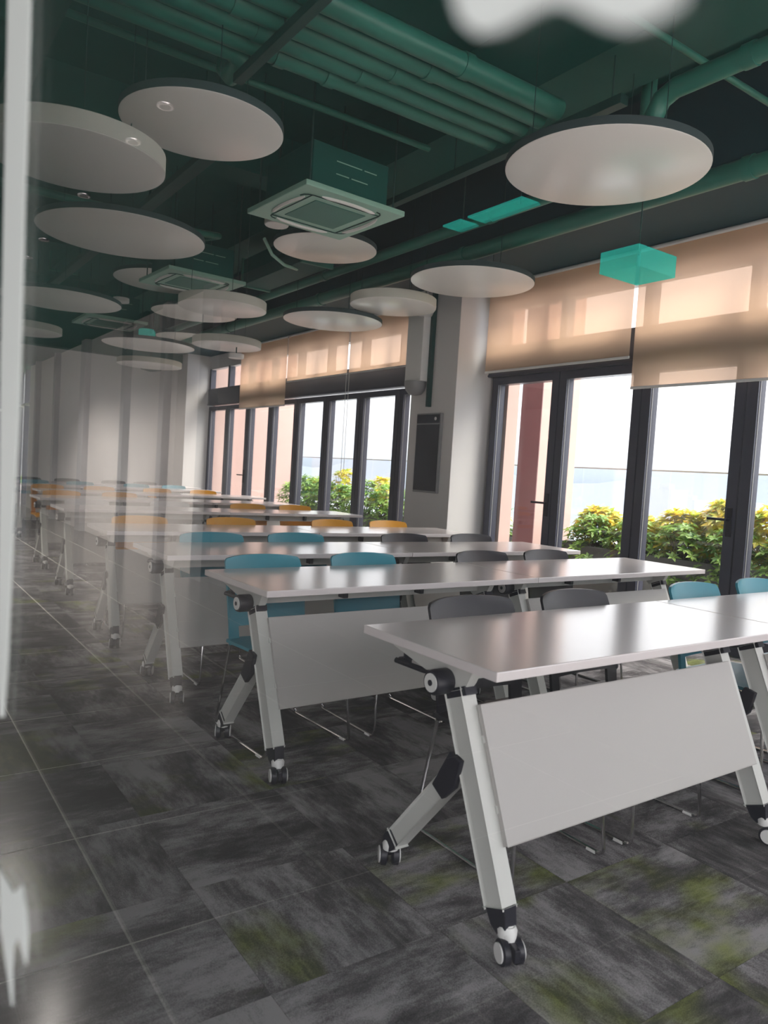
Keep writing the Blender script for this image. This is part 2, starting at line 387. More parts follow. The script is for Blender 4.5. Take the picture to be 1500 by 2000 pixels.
# ------------------------------------------------------------------ window wall: doors, transom lights
GX0, GX1 = XW, XW+.10
def handle(parent, y, side, z=1.0):
    h = MB().box((GX0-.012, y-.022, z-.11), (GX0, y+.022, z+.11), .004).cyl((GX0-.012, y, z+.02), (GX0-.055, y, z+.02), .009, 10)
    h.bar((GX0-.055, y-.012*side, z+.02), (GX0-.055, y+.15*side, z+.02), .022, .02, (1, 0, 0), .003).build('handle', M['black'], parent, True)
def door(n, ya, yb, top, hand=0, lab=''):
    d = struct(empty('door_%d' % n), lab); s = .085
    f = MB().box((GX0, ya, .04), (GX1, ya+s, top)).box((GX0, yb-s, .04), (GX1, yb, top)).box((GX0, ya+s, .04), (GX1, yb-s, .15)).box((GX0, ya+s, top-.075), (GX1, yb-s, top))
    fr = f.build('frame', M['frame'], d)
    MB().box((GX0+.045, ya+s, .15), (GX0+.057, yb-s, top-.075)).build('pane', M['glass'], d)
    b = MB()
    for yy in (ya+s, yb-s): b.box((GX0+.02, yy-.004, .15), (GX0+.03, yy+.004, top-.075))
    b.build('seal', M['grey'], d)
    if hand: handle(d, ya+s*.5 if hand > 0 else yb-s*.5, hand)
    return d
right_edges = [-1.53, -.60, .33, 1.26, 2.19, 3.12, 4.045, 4.975, 5.90]
far_edges = [6.72, 7.56, 8.445, 9.33, 10.215, 11.1, 11.985, 12.87, 13.76]
n = 0
for k in range(len(right_edges)-1):
    n += 1; hd = {5: 1, 7: 1}.get(k, 0)
    door(n, right_edges[k]+.006, right_edges[k+1]-.006, 2.27, hd, 'glazed charcoal door %s' % ('with a black lever handle right of the column' if hd else 'in the near run'))
for k in range(len(far_edges)-1):
    n += 1
    door(n, far_edges[k]+.004, far_edges[k+1]-.004, 2.25, 1 if k == 6 else 0, 'glazed charcoal door in the far run')
k = 30
for a, b, edges in ((right_edges[0], 5.95, right_edges), (6.71, 13.78, far_edges)):
    struct(MB().box((GX0-.02, a, 2.275), (GX1+.02, b, 2.58)).build('trim_%d' % k, M['beam_grey']), 'grey transom band above the glazed doors'); k += 1
    struct(MB().box((GX0-.03, a, 2.28), (GX0-.02, b, 2.30)).build('trim_%d' % k, M['frame']), 'thin ledge on the transom band'); k += 1
    wn = struct(empty('window_%d' % k), 'clerestory lights above the transom band')
    for q in range(len(edges)):
        y = edges[q]; MB().box((GX0, y-.04, 2.58), (GX1, y+.04, 2.97)).build('mullion', M['frame'], wn)
        if q < len(edges)-1: MB().box((GX0+.045, y+.04, 2.60), (GX0+.057, edges[q+1]-.04, 2.95)).build('pane', M['glass'], wn)
    MB().box((GX0, a, 2.95), (GX1, b, 3.2)).build('head_panel', M['wall'], wn)
    struct(MB().box((GX0, a, 0), (GX1, b, .04)).build('trim_%d' % (k+20), M['frame']), 'dark door threshold'); k += 1

# roller blinds
def blind(ya, yb, bottom, lab):
    t = empty('roller_blind', (5.25, (ya+yb)/2, 3.16)); hw = (yb-ya)/2
    MB().box((-.0008, -hw, bottom-3.16), (.0008, hw, 0)).build('fabric', M['blind'], t)
    MB().box((-.008, -hw, bottom-3.16-.022), (.008, hw, bottom-3.16), .003).build('bottom_bar', M['white'], t)
    MB().cyl((0.02, -hw, .012), (0.02, hw, .012), .026, 14).build('roller_tube', M['white'], t)
    tag(t, lab, 'blind', 'roller blinds on the window wall')
blind(4.085, 5.86, 2.315, 'cream roller blind right beside the square column, ending just above the doors')
blind(2.26, 4.045, 2.055, 'cream roller blind at the right edge of the photo, hanging lowest in the near run')
blind(.44, 2.22, 2.055, 'cream roller blind past the right edge of the photo')
blind(6.80, 8.53, 2.50, 'cream roller blind left of the square column, ending above the grey band')
blind(8.575, 10.30, 2.50, 'cream roller blind in the middle of the far run')
blind(10.335, 12.02, 2.15, 'cream roller blind hanging lowest in the far run, second last window end')
t = MB().tube([(5.27, 8.55, 3.1), (5.27, 8.55, 1.2), (5.27, 8.60, 1.15), (5.27, 8.62, 1.2), (5.27, 8.62, 3.1)], .0035, 5).build('blind_cord', M['white'])
tag(t, 'thin looped pull cord between the two short far blinds', 'cord')

# ------------------------------------------------------------------ outside
struct(MB().box((5.5, -4, -.2), (7.9, 15, -.03)).build('ground', M['paver']), 'paved roof terrace outside the windows')
struct(MB().box((5.95, 13.82, -.2), (7.25, 14.2, 5.5)).build('wall_outside', M['pink']), 'tall pink wall closing the terrace at the far end')
struct(MB().box((5.5, 13.77, -.2), (5.95, 14.2, 5.5)).build('wall_outside', M['pink']), 'pink wall return beside the far windows')
pc = struct(empty('column', (6.7, 6.29, -.2)), 'pink terrace column with shade painted on its room side, seen through the doors')
MB().box((-.30, -.16, 0), (.32, .16, 5)).build('shaft', M['pink'], pc)
MB().box((-.312, -.162, 0), (-.30, .162, 5)).build('cladding', M['maroon'], pc)  # thin dark skin painting shade on the face turned from the sun
struct(MB().box((5.52, 5.78, -.2), (5.68, 6.75, 5)).build('wall_outside', M['pink']), 'pink outer face of the square column')
rl = empty('glass_railing', (7.6, 5, 0)); tag(rl, 'frameless glass railing along the terrace edge behind the planting', 'railing')
for j in range(-7, 7):
    y = 5.21-5+1.27*j
    MB().box((-.006, y+.004, -.2), (.006, y+1.262, 1.425)).build('glass_panel', M['rail_glass'], rl)
MB().box((-.012, -8.9, 1.425), (.012, 9.1, 1.442)).build('handrail', M['rod'], rl)
def planter(ya, yb, h, lab):
    t = empty('planter', (6.62, (ya+yb)/2, -.03)); hw = (yb-ya)/2
    MB().box((-.32, -hw, 0), (-.26, hw, h)).box((.26, -hw, 0), (.32, hw, h)).box((-.26, -hw, 0), (.26, -hw+.06, h)).box((-.26, hw-.06, 0), (.26, hw, h)).box((-.26, -hw+.06, 0), (.26, hw-.06, .1)).build('trough', M['planter'], t)
    MB().box((-.26, -hw+.06, .1), (.26, hw-.06, h-.06)).build('soil', M['soil'], t)
    tag(t, lab, 'planter')
planter(-2.5, 5.85, .60, 'long dark planter outside the near run of doors')
planter(6.65, 12.9, .55, 'long dark planter outside the far run of doors')

def leaf(b, c, d, n, L, wd):
    d = d.normalized(); s = d.cross(n)
    if s.length < 1e-3: s = Vector((1, 0, 0))
    s.normalize(); up = s.cross(d).normalized()
    a0 = b.verts.new(c); m1 = b.verts.new(c+d*L*.5+s*wd*.5+up*wd*.12); m2 = b.verts.new(c+d*L*.5-s*wd*.5+up*wd*.12); m0 = b.verts.new(c+d*L*.55); e1 = b.verts.new(c+d*L-up*L*.12)
    b.faces.new((a0, m0, m1)); b.faces.new((a0, m2, m0)); b.faces.new((m0, e1, m1)); b.faces.new((m0, m2, e1))
def foliage_shrub(loc, rx, ry, h, base, nclus, size, mat, lab, grp, whorl, yellow=False):
    t = empty('yellow_shrub' if yellow else 'green_shrub', loc); b = MB(); st = MB(); rnd = random.Random(int(loc[1]*1000)+(1 if yellow else 0))
    for i in range(nclus):
        a = rnd.uniform(0, 2*math.pi); q = rnd.random()**.5; zz = rnd.random()
        k = math.sqrt(max(0, 1-(zz*.92)**2)); 
        p = Vector((math.cos(a)*q*rx*k, math.sin(a)*q*ry*k, base+(h-base)*zz))
        ax = (Vector((p.x/rx, p.y/ry, 0))*.7+Vector((rnd.uniform(-.3, .3), rnd.uniform(-.3, .3), .9))).normalized()
        e1 = ax.orthogonal().normalized(); e2 = ax.cross(e1)
        for j in range(whorl):
            an = 2*math.pi*(j+rnd.uniform(-.2, .2))/whorl
            d = (e1*math.cos(an)+e2*math.sin(an))*1.0+ax*rnd.uniform(-.15, .45)
            leaf(b.b, p, d, ax, size*rnd.uniform(.75, 1.2), size*.42)
        if i % 6 == 0: st.tube([(p.x*.15, p.y*.15, 0), (p.x*.5, p.y*.5, p.z*.55), tuple(p)], [.007, .005, .003], 5)
    f = b.build('foliage', mat, t); f['kind'] = 'stuff'; st.build('stem', M['stem'], t)
    tag(t, lab, 'shrub', grp)
def side(y): return 'beside the square column' if y > 5 else ('in the middle of the near doors' if y > 3 else 'at the right edge')
nm = ['nearest', 'second', 'third', 'fourth', 'fifth', 'sixth', 'seventh', 'eighth', 'ninth', 'tenth', 'eleventh', 'twelfth', 'thirteenth', 'fourteenth', 'fifteenth', 'last']
for i, (y, h) in enumerate(((.9, .55), (1.7, .6), (2.45, .50), (3.02, .42), (3.5, .58), (3.95, .62), (4.4, .50), (4.9, .40), (5.4, .46))):
    foliage_shrub((6.72, y, .5), .30, .36, h, .10, 120, .12, M['leaf_y'], 'yellow-leaved shrub in the near planter, %s from the right' % nm[i], 'yellow shrubs in the near planter', 7, True)
for i, y in enumerate((.6, 1.3, 2.0, 2.6, 3.2, 3.75, 4.25, 4.8, 5.35)):
    foliage_shrub((6.47, y, .45), .27, .36, .44, -.12, 190, .075, M['leaf_g'], 'low green shrub spilling over the near planter, %s from the right' % nm[i], 'green shrubs in the near planter', 6)
for i, y in enumerate((6.95, 7.5, 8.1, 8.7, 9.3, 9.9, 10.5, 11.1, 11.7, 12.3)):
    foliage_shrub((6.52, y, .45), .32, .38, .50+.06*((i*7) % 3), -.15, 190, .085, M['leaf_g'], 'green shrub in the far planter, %s from the column' % nm[i], 'green shrubs in the far planter', 6)
for i, (y, h) in enumerate(((7.3, .5), (9.75, .62), (10.9, .7), (11.9, .5))):
    foliage_shrub((6.75, y, .5), .25, .34, h, .18, 70, .11, M['leaf_y'], 'yellow-tipped shrub in the far planter, %s from the column' % nm[i], 'yellow shrubs in the far planter', 7, True)

# unseen paving, added to bounce sun up through the open and glazed sides
struct(MB().box((-12, -14, -.3), (-2.95, .6, -.02)).build('ground', M['paver']), 'unseen paving added beside the corridor to bounce sunlight indoors')
struct(MB().box((-2.95, -14, -.3), (9, Y0-.15, -.02)).build('ground', M['paver']), 'unseen paving added behind the back wall to bounce sunlight indoors')

# far land, its haze put into pale bluish colours
def ridge(name, dist, y0, y1, h, seed, lab):
    b = MB(); rnd = random.Random(seed); P = []
    nseg = 46
    for i in range(nseg+1):
        y = y0+(y1-y0)*i/nseg
        hh = h*(.45+.30*math.sin(i*.37+seed)+.2*math.sin(i*.83+seed*2)+.08*rnd.random())
        P.append((y, max(2, hh)))
    for (ya, ha), (yb, hb) in zip(P, P[1:]):
        v = [b.b.verts.new(c) for c in ((dist, ya, -60), (dist, yb, -60), (dist+60, yb, hb), (dist+60, ya, ha), (dist+160, yb, -60), (dist+160, ya, -60))]
        b.b.faces.new((v[0], v[1], v[2], v[3])); b.b.faces.new((v[3], v[2], v[4], v[5]))
    bmesh.ops.remove_doubles(b.b, verts=b.b.verts, dist=.01)
    struct(b.build(name, M['hill'], None, True), lab)
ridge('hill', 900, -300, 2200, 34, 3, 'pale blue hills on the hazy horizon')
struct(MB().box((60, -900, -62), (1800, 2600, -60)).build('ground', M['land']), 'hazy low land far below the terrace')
rnd = random.Random(5)
for i in range(16):
    y = 40+i*34+rnd.uniform(-10, 10); x = 420+rnd.uniform(-60, 120); hh = rnd.uniform(-22, 2); wd = rnd.uniform(9, 18)
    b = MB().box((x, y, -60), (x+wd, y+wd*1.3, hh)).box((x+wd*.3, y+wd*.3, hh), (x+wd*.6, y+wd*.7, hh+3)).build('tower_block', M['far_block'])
    tag(b, 'pale tower block far off in the haze, %s from the right' % nm[i], 'building', 'far tower blocks')

# ------------------------------------------------------------------ ceiling services
def pipe(pts, r, name, mat, lab, cat, grp=None, collars=()):
    t = empty(name, pts[0]); o = Vector(pts[0])
    MB().tube([Vector(p)-o for p in pts], r, 14).build('pipe', mat, t, True)
    for c, d in collars:
        c = Vector(c)-o; d = Vector(d); MB().cyl(c-d*.03, c+d*.03, r*1.13, 14).build('collar', mat, t, True)
    tag(t, lab, cat, grp)
pn = ['nearest', 'second', 'third', 'fourth', 'farthest']
for i in range(5):
    y = 3.04+.133*i
    pipe([(.14, y, 3.28), (3.13, y, 3.28)], .056, 'ceiling_pipe', M['teal_pipe'], 'thick teal pipe across the room, %s of five side by side' % pn[i], 'pipe', 'five parallel teal pipes under the ceiling', [((1.0+.17*i, y, 3.28), (1, 0, 0)), ((2.45-.12*i, y, 3.28), (1, 0, 0))])
pipe([(.14, 3.70, 3.28), (1.47, 3.70, 3.28), (1.53, 3.72, 3.27), (1.55, 3.78, 3.26), (1.55, 3.88, 3.25), (1.55, 3.95, 3.30), (1.55, 3.97, 3.9)], .05, 'ceiling_pipe', M['teal_pipe'], 'short teal pipe ending in an elbow beside the five long ones', 'pipe')
pipe([(4.08, -2.9, 3.06), (4.08, 12.8, 3.06), (4.08, 12.9, 3.09), (4.08, 12.95, 3.2), (4.08, 12.95, 3.9)], .062, 'ceiling_pipe', M['teal_pipe'], 'long teal pipe parallel to the windows, nearest to them', 'pipe', None, [((4.08, y, 3.06), (0, 1, 0)) for y in (2.45, 4.9, 7.3, 9.8)])
pipe([(3.72, 2.9, 3.9), (3.72, 2.9, 3.22), (3.72, 2.95, 3.14), (3.72, 3.02, 3.12), (3.72, 13.5, 3.12)], .045, 'ceiling_pipe', M['teal_pipe'], 'slimmer teal pipe parallel to the windows, inside the thick one', 'pipe', None, [((3.72, y, 3.12), (0, 1, 0)) for y in (4.2, 6.6, 9.0)])
pipe([(3.26, -2.5, 3.20), (3.26, 2.38, 3.20), (3.26, 2.46, 3.17), (3.26, 2.50, 3.10), (3.26, 2.50, 2.98), (3.26, 2.53, 2.93), (3.3, 2.65, 2.93)], .05, 'ceiling_pipe', M['teal_pipe'], 'teal pipe at top right ending in a downward elbow above the large round panel', 'pipe', None, [((3.26, 2.0, 3.20), (0, 1, 0))])
def rail(p, q, wdt, hgt, lab, name='support_rail', cat='rail', grp=None):
    t = empty(name, p); d = Vector(q)-Vector(p)
    MB().bar((0, 0, 0), d, wdt, hgt, (0, 0, 1), .003).build('channel', M['teal_dark'], t)
    b = MB(); ln = d.length; k = max(2, int(ln/1.2))
    for i in range(k+1):
        c = d*(i/k)*.96+d*.02
        r_ = MB().cyl(c, (c.x, c.y, 3.9-p[2]), .005, 6); r_.build('hanger_rod', M['teal_dark'], t)
    tag(t, lab, cat, grp)
rail((3.17, 2.62, 3.20), (3.17, 6.6, 3.20), .05, .06, 'dark steel rail where the five parallel pipes end')
rail((1.55, 2.72, 3.19), (1.55, 3.78, 3.19), .045, .05, 'dark steel bar crossing beneath the five parallel pipes')
rail((.62, 2.6, 3.12), (.62, 13.6, 3.12), .05, .12, 'dark cable tray above the left round panels', 'cable_tray', 'tray')
rail((1.9, 5.0, 3.3), (1.9, 13.8, 3.3), .05, .1, 'dark cable tray left of the air conditioners', 'cable_tray', 'tray')
pipe([(2.75, 2.31, 3.33), (5.3, 2.31, 3.17) if False else (4.29, 2.31, 3.33)], .017, 'conduit', M['teal_pipe'], 'thin teal conduit at top right', 'conduit')
pipe([(.2, 4.15, 3.4), (3.08, 4.15, 3.4)], .02, 'conduit', M['teal_pipe'], 'thin teal conduit above the first air conditioner', 'conduit')
pipe([(.2, 6.4, 3.2), (2.0, 6.4, 3.2), (2.3, 6.42, 3.18), (2.6, 6.6, 3.25), (2.6, 6.9, 3.3)], .03, 'conduit', M['teal_pipe'], 'teal drain pipe running to the second air conditioner', 'conduit')
pipe([(2.75, 5.95, 3.12), (2.9, 6.1, 3.05), (3.1, 6.25, 3.03), (3.3, 6.4, 3.06), (3.5, 6.6, 3.2)], .014, 'cable_loop', M['cassette'], 'pale flexible hose drooping behind the oval panel by the first air conditioner', 'hose')

def duct_box(c, s, lab):
    t = empty('air_duct', c); MB().box((-s[0]/2, -s[1]/2, 0), (s[0]/2, s[1]/2, s[2]), .004).build('casing', M['teal'], t)
    for y in (-s[1]/2, s[1]/2): MB().box((-s[0]/2-.015, y-.015, -.015), (s[0]/2+.015, y+.015, s[2]+.015)).build('flange', M['teal_pipe'], t)
    tag(t, lab, 'duct')
duct_box((3.35, 6.75, 3.06), (.30, 1.3, .26), 'pale teal boxed duct just past the first air conditioner')
duct_box((2.0, 9.3, 3.45), (.30, 1.6, .2), 'teal boxed duct over the far rows')
duct_box((.36, 4.9, 3.4), (.4, 1.0, .3), 'dark teal duct box above the left round panels')

def cassette(x, y, lab, rz=0.0):
    t = empty('air_conditioner', (x, y, 2.95), rz); h = .39
    MB().box((-h, -h, 0), (h, h, .035), .006).build('panel', M['cassette'], t)
    MB().box((-.2, -.2, -.004), (.2, .2, .004), .002).build('intake_grille', M['cassette_dark'], t)
    r = MB()
    for k in range(4):
        a = R(90*k); rot = Matrix.Rotation(a, 3, 'Z')
        pts = [rot @ Vector((u, -.29-.025*(1-(u/.21)**2), -.004)) for u in [-.21+.42*i/10 for i in range(11)]]
        MB().tube(pts, [.004]+[.013]*9+[.004], 6).build('air_flap', M['white'], t, True)
        pts = [rot @ Vector((u, -.265, -.001)) for u in (-.26, -.13, 0, .13, .26)]
        r.tube(pts, .005, 5)
        c = [rot @ Vector((-.26-.06*math.sin(q), -.265-.0*q+.06*(1-math.cos(q))-.0, -.001)) for q in (0, .5, 1.0, 1.57)]
        r.tube(c, .005, 5)
    r.build('outlet_groove', M['teal_dark'], t)
    MB().box((-.30, -.30, .035), (.30, .30, .33), .01).build('casing', M['teal'], t)
    s = MB()
    for z, a, b in ((.24, -.12, .08), (.24, .10, .20), (.16, -.12, -.02), (.16, .0, .13)): s.box((a, -.303, z), (b, -.30, z+.006))
    s.build('vent_slot', M['cassette'], t)
    for sx_ in (-1, 1):
        for sy_ in (-1, 1): MB().cyl((sx_*.33, sy_*.33, .03), (sx_*.33, sy_*.33, .95), .006, 6).build('hanger_rod', M['teal_dark'], t)
    tag(t, lab, 'air conditioner', 'ceiling cassette air conditioners')
cassette(2.57, 4.61, 'square pale green cassette air conditioner nearest the camera', R(3))
cassette(2.63, 7.31, 'square pale green cassette air conditioner, second from the camera', R(3))
cassette(2.65, 10.4, 'square pale green cassette air conditioner farthest from the camera')

DISCS = [
 ('A', 1.36, 3.73, 2.87, .40, 0, 'bluish white round ceiling panel with a dark rim at upper left'),
 ('B', .79, 3.81, 2.57, .40, 1, 'white round ceiling panel with a pale thick rim beside the left strip'),
 ('C', 1.56, 5.86, 2.85, .60, 0, 'wide white round ceiling panel below the two at upper left'),
 ('D', 3.04, 2.60, 2.80, .50, 0, 'largest round ceiling panel, yellowish below with a dark rim, at upper right'),
 ('E', 3.10, 5.52, 3.02, .425, 0, 'round ceiling panel tucked behind the near air conditioner corner'),
 ('F', 4.03, 4.73, 2.79, .50, 0, 'round ceiling panel with a dark rim above the square column'),
 ('G', 4.02, 5.82, 2.75, .40, 1, 'white round ceiling panel with a pale thick rim left of the square column top'),
 ('H', 2.71, 6.69, 2.63, .40, 1, 'bright white round ceiling panel with a pale rim under the second air conditioner'),
 ('I', 3.88, 6.67, 2.70, .50, 0, 'peach tinted round ceiling panel in front of the far blinds'),
 ('J', 1.68, 8.55, 2.80, .60, 0, 'white round ceiling panel at the left above the far tables'),
 ('K', 3.51, 8.48, 2.58, .40, 1, 'small white round ceiling panel with a pale rim over the far right rows'),
 ('L', 3.14, 10.27, 2.72, .60, 0, 'grey white round ceiling panel over the farthest rows'),
 ('M', 2.71, 8.31, 3.15, .56, 0, 'white round ceiling panel half hidden behind the second air conditioner'),
 ('N', 3.24, 8.87, 2.97, .50, 0, 'faint bluish round ceiling panel behind the bright one in the middle'),
 ('O', 1.58, 9.98, 2.63, .40, 1, 'pale round ceiling panel at the far left edge'),
 ('P', 4.05, 11.24, 3.06, .50, 0, 'faint bluish round ceiling panel above the farthest small one'),
 ('Q', 3.76, 12.21, 2.69, .50, 1, 'pale round ceiling panel in front of the white far wall'),
]
for k, x, y, z, r, thick, lab in DISCS:
    h = .085 if thick else .045
    t = empty('ceiling_panel', (x, y, z))
    MB().lathe([(r-.008, 0), (r-.002, .002), (r-.002, .012)], n=64).build('face', M['disc'], t, True)
    MB().lathe([(r, .004), (r, h-.004), (r-.006, h)], n=64).build('rim', M['rim_pale' if thick else 'rim_dark'], t, True)
    for q in range(3):
        a = 2*math.pi*q/3+.4; cx, cy_ = math.cos(a)*r*.75, math.sin(a)*r*.75
        top = 3.9 if not (x+cx > 4.28) else 3.2
        if 3.08 < x+cx < 3.54: top = 3.45
        MB().cyl((cx, cy_, h-.005), (cx, cy_, top-z), .0025, 5).build('cable', M['teal_dark'], t)
    tag(t, lab, 'ceiling panel', 'round hanging ceiling panels')

def downlight(x, y, z, top, lab, grp):
    t = empty('downlight', (x, y, z))
    MB().lathe([(.085, 0), (.09, .006), (.09, .05)], n=28).build('face', M['white'], t, True)
    MB().cyl((0, 0, .05), (0, 0, top-z), .008, 8).build('stem', M['teal_dark'], t)
    tag(t, lab, 'light', grp)
downlight(2.50, 5.21, 3.0, 3.9, 'small round white downlight under the first air conditioner', 'round downlights')
downlight(2.44, 9.1, 3.0, 3.9, 'small round white downlight between the second and third air conditioners', 'round downlights')
downlight(3.6, 8.4, 2.45, 2.58, 'small white sensor hanging under the far right small panel', 'round downlights')
for i, y in enumerate((3.9, 4.45, 5.6, 7.0, 7.75, 8.6, 10.2, 11.8)):
    t = empty('spotlight', (-1.06, y, 3.0))
    MB().lathe([(.040, -.012), (.045, -.004), (.045, 0)], n=20).build('ring', M['chrome'], t, True)
    MB().lathe([(.028, -.014), (.028, -.008)], n=20).build('lens', M['grey'], t)
    ld = bpy.data.lights.new('spot', 'SPOT'); ld.energy = (8, 8, 20, 60, 80, 110, 130, 150)[i]; ld.spot_size = R(130); ld.spot_blend = .6; ld.shadow_soft_size = .04; ld.color = (1, .93, .86)
    lo = bpy.data.objects.new('spotlight_lamp', ld); COL.objects.link(lo); lo.parent = t; lo.location = (0, 0, -.03)
    tag(t, 'chrome ringed corridor ceiling spotlight, %s from the camera' % nm[i], 'light', 'corridor spotlights')

# made-up glowing teal pieces in place of teal reflections in the glass
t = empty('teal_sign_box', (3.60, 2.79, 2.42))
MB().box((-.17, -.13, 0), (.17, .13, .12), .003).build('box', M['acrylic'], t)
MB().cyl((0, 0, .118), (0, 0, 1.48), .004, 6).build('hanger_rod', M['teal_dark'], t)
tag(t, 'made-up teal box standing in for a teal glow in front of the right blinds', 'sign box')
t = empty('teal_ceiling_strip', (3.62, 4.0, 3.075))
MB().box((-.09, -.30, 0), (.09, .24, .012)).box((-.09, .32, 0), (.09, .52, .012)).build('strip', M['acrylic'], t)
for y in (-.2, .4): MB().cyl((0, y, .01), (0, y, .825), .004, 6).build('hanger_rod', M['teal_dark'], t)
tag(t, 'made-up teal strip standing in for a teal glow behind the largest round panel', 'ceiling strip')
t = MB().lathe([(.10, 0), (.12, .02), (.12, .12), (.10, .14)], (3.3, 10.9, 2.9), 6).build('teal_glow_hexagon', M['acrylic'])
tag(t, 'small made-up teal hexagon standing in for a glow high up over the far rows', 'sign')
t = empty('ceiling_speaker', (4.0, 12.9, 2.78))
MB().lathe([(.04, -.1), (.17, -.07), (.2, 0), (.2, .03)], n=24).build('body', M['teal_dark'], t, True); MB().cyl((0, 0, .03), (0, 0, 1.1), .02, 8).build('stem', M['teal_dark'], t)
tag(t, 'dark round ceiling fixture near the white far wall', 'fixture')

# things on the square column
t = empty('notice_cabinet', (4.95, 6.325, 1.03))
MB().box((-.035, -.205, 0), (0, .205, .84), .004).build('frame', M['grey'], t)
MB().box((-.04, -.19, .02), (-.035, .19, .72)).build('glass_door', M['cab_glass'], t)
MB().box((-.042, -.19, .735), (-.035, .19, .825)).build('header', M['cab_glass'], t)
MB().cyl((-.046, -.13, .78), (-.042, -.13, .78), .018, 14).build('lamp', M['white'], t)  # small bright logo on the header, gives no light
tag(t, 'dark glossy glazed cabinet on the side of the square column', 'cabinet')
t = empty('wall_box', (4.95, 6.53, 2.15))
MB().box((-.13, -.14, .06), (0, .14, .76), .006).build('casing', M['white'], t)
MB().lathe([(.02, -.09), (.07, -.075), (.105, -.035), (.12, .02), (.12, .06)], (-.085+.0, 0, 0), 24).build('dome', M['grey'], t, True)
tag(t, 'tall white box with a grey dome below it on the square column', 'wall box')
t = empty('column_conduit', (4.935, 6.36, 1.94))
MB().box((-.03, -.022, 0), (.013, .022, 1.25)).build('channel', M['teal_dark'], t)
tag(t, 'narrow dark vertical conduit on the square column', 'conduit')
t = empty('dome_camera', (4.86, 6.42, 2.98))
MB().lathe([(.02, -.11), (.07, -.09), (.10, -.04), (.11, 0), (.11, .02)], n=24).build('dome', M['white'], t, True)
MB().cyl((0, 0, .02), (0, 0, .22), .018, 8).build('stem', M['grey'], t)
tag(t, 'white dome camera at the top of the square column', 'camera')

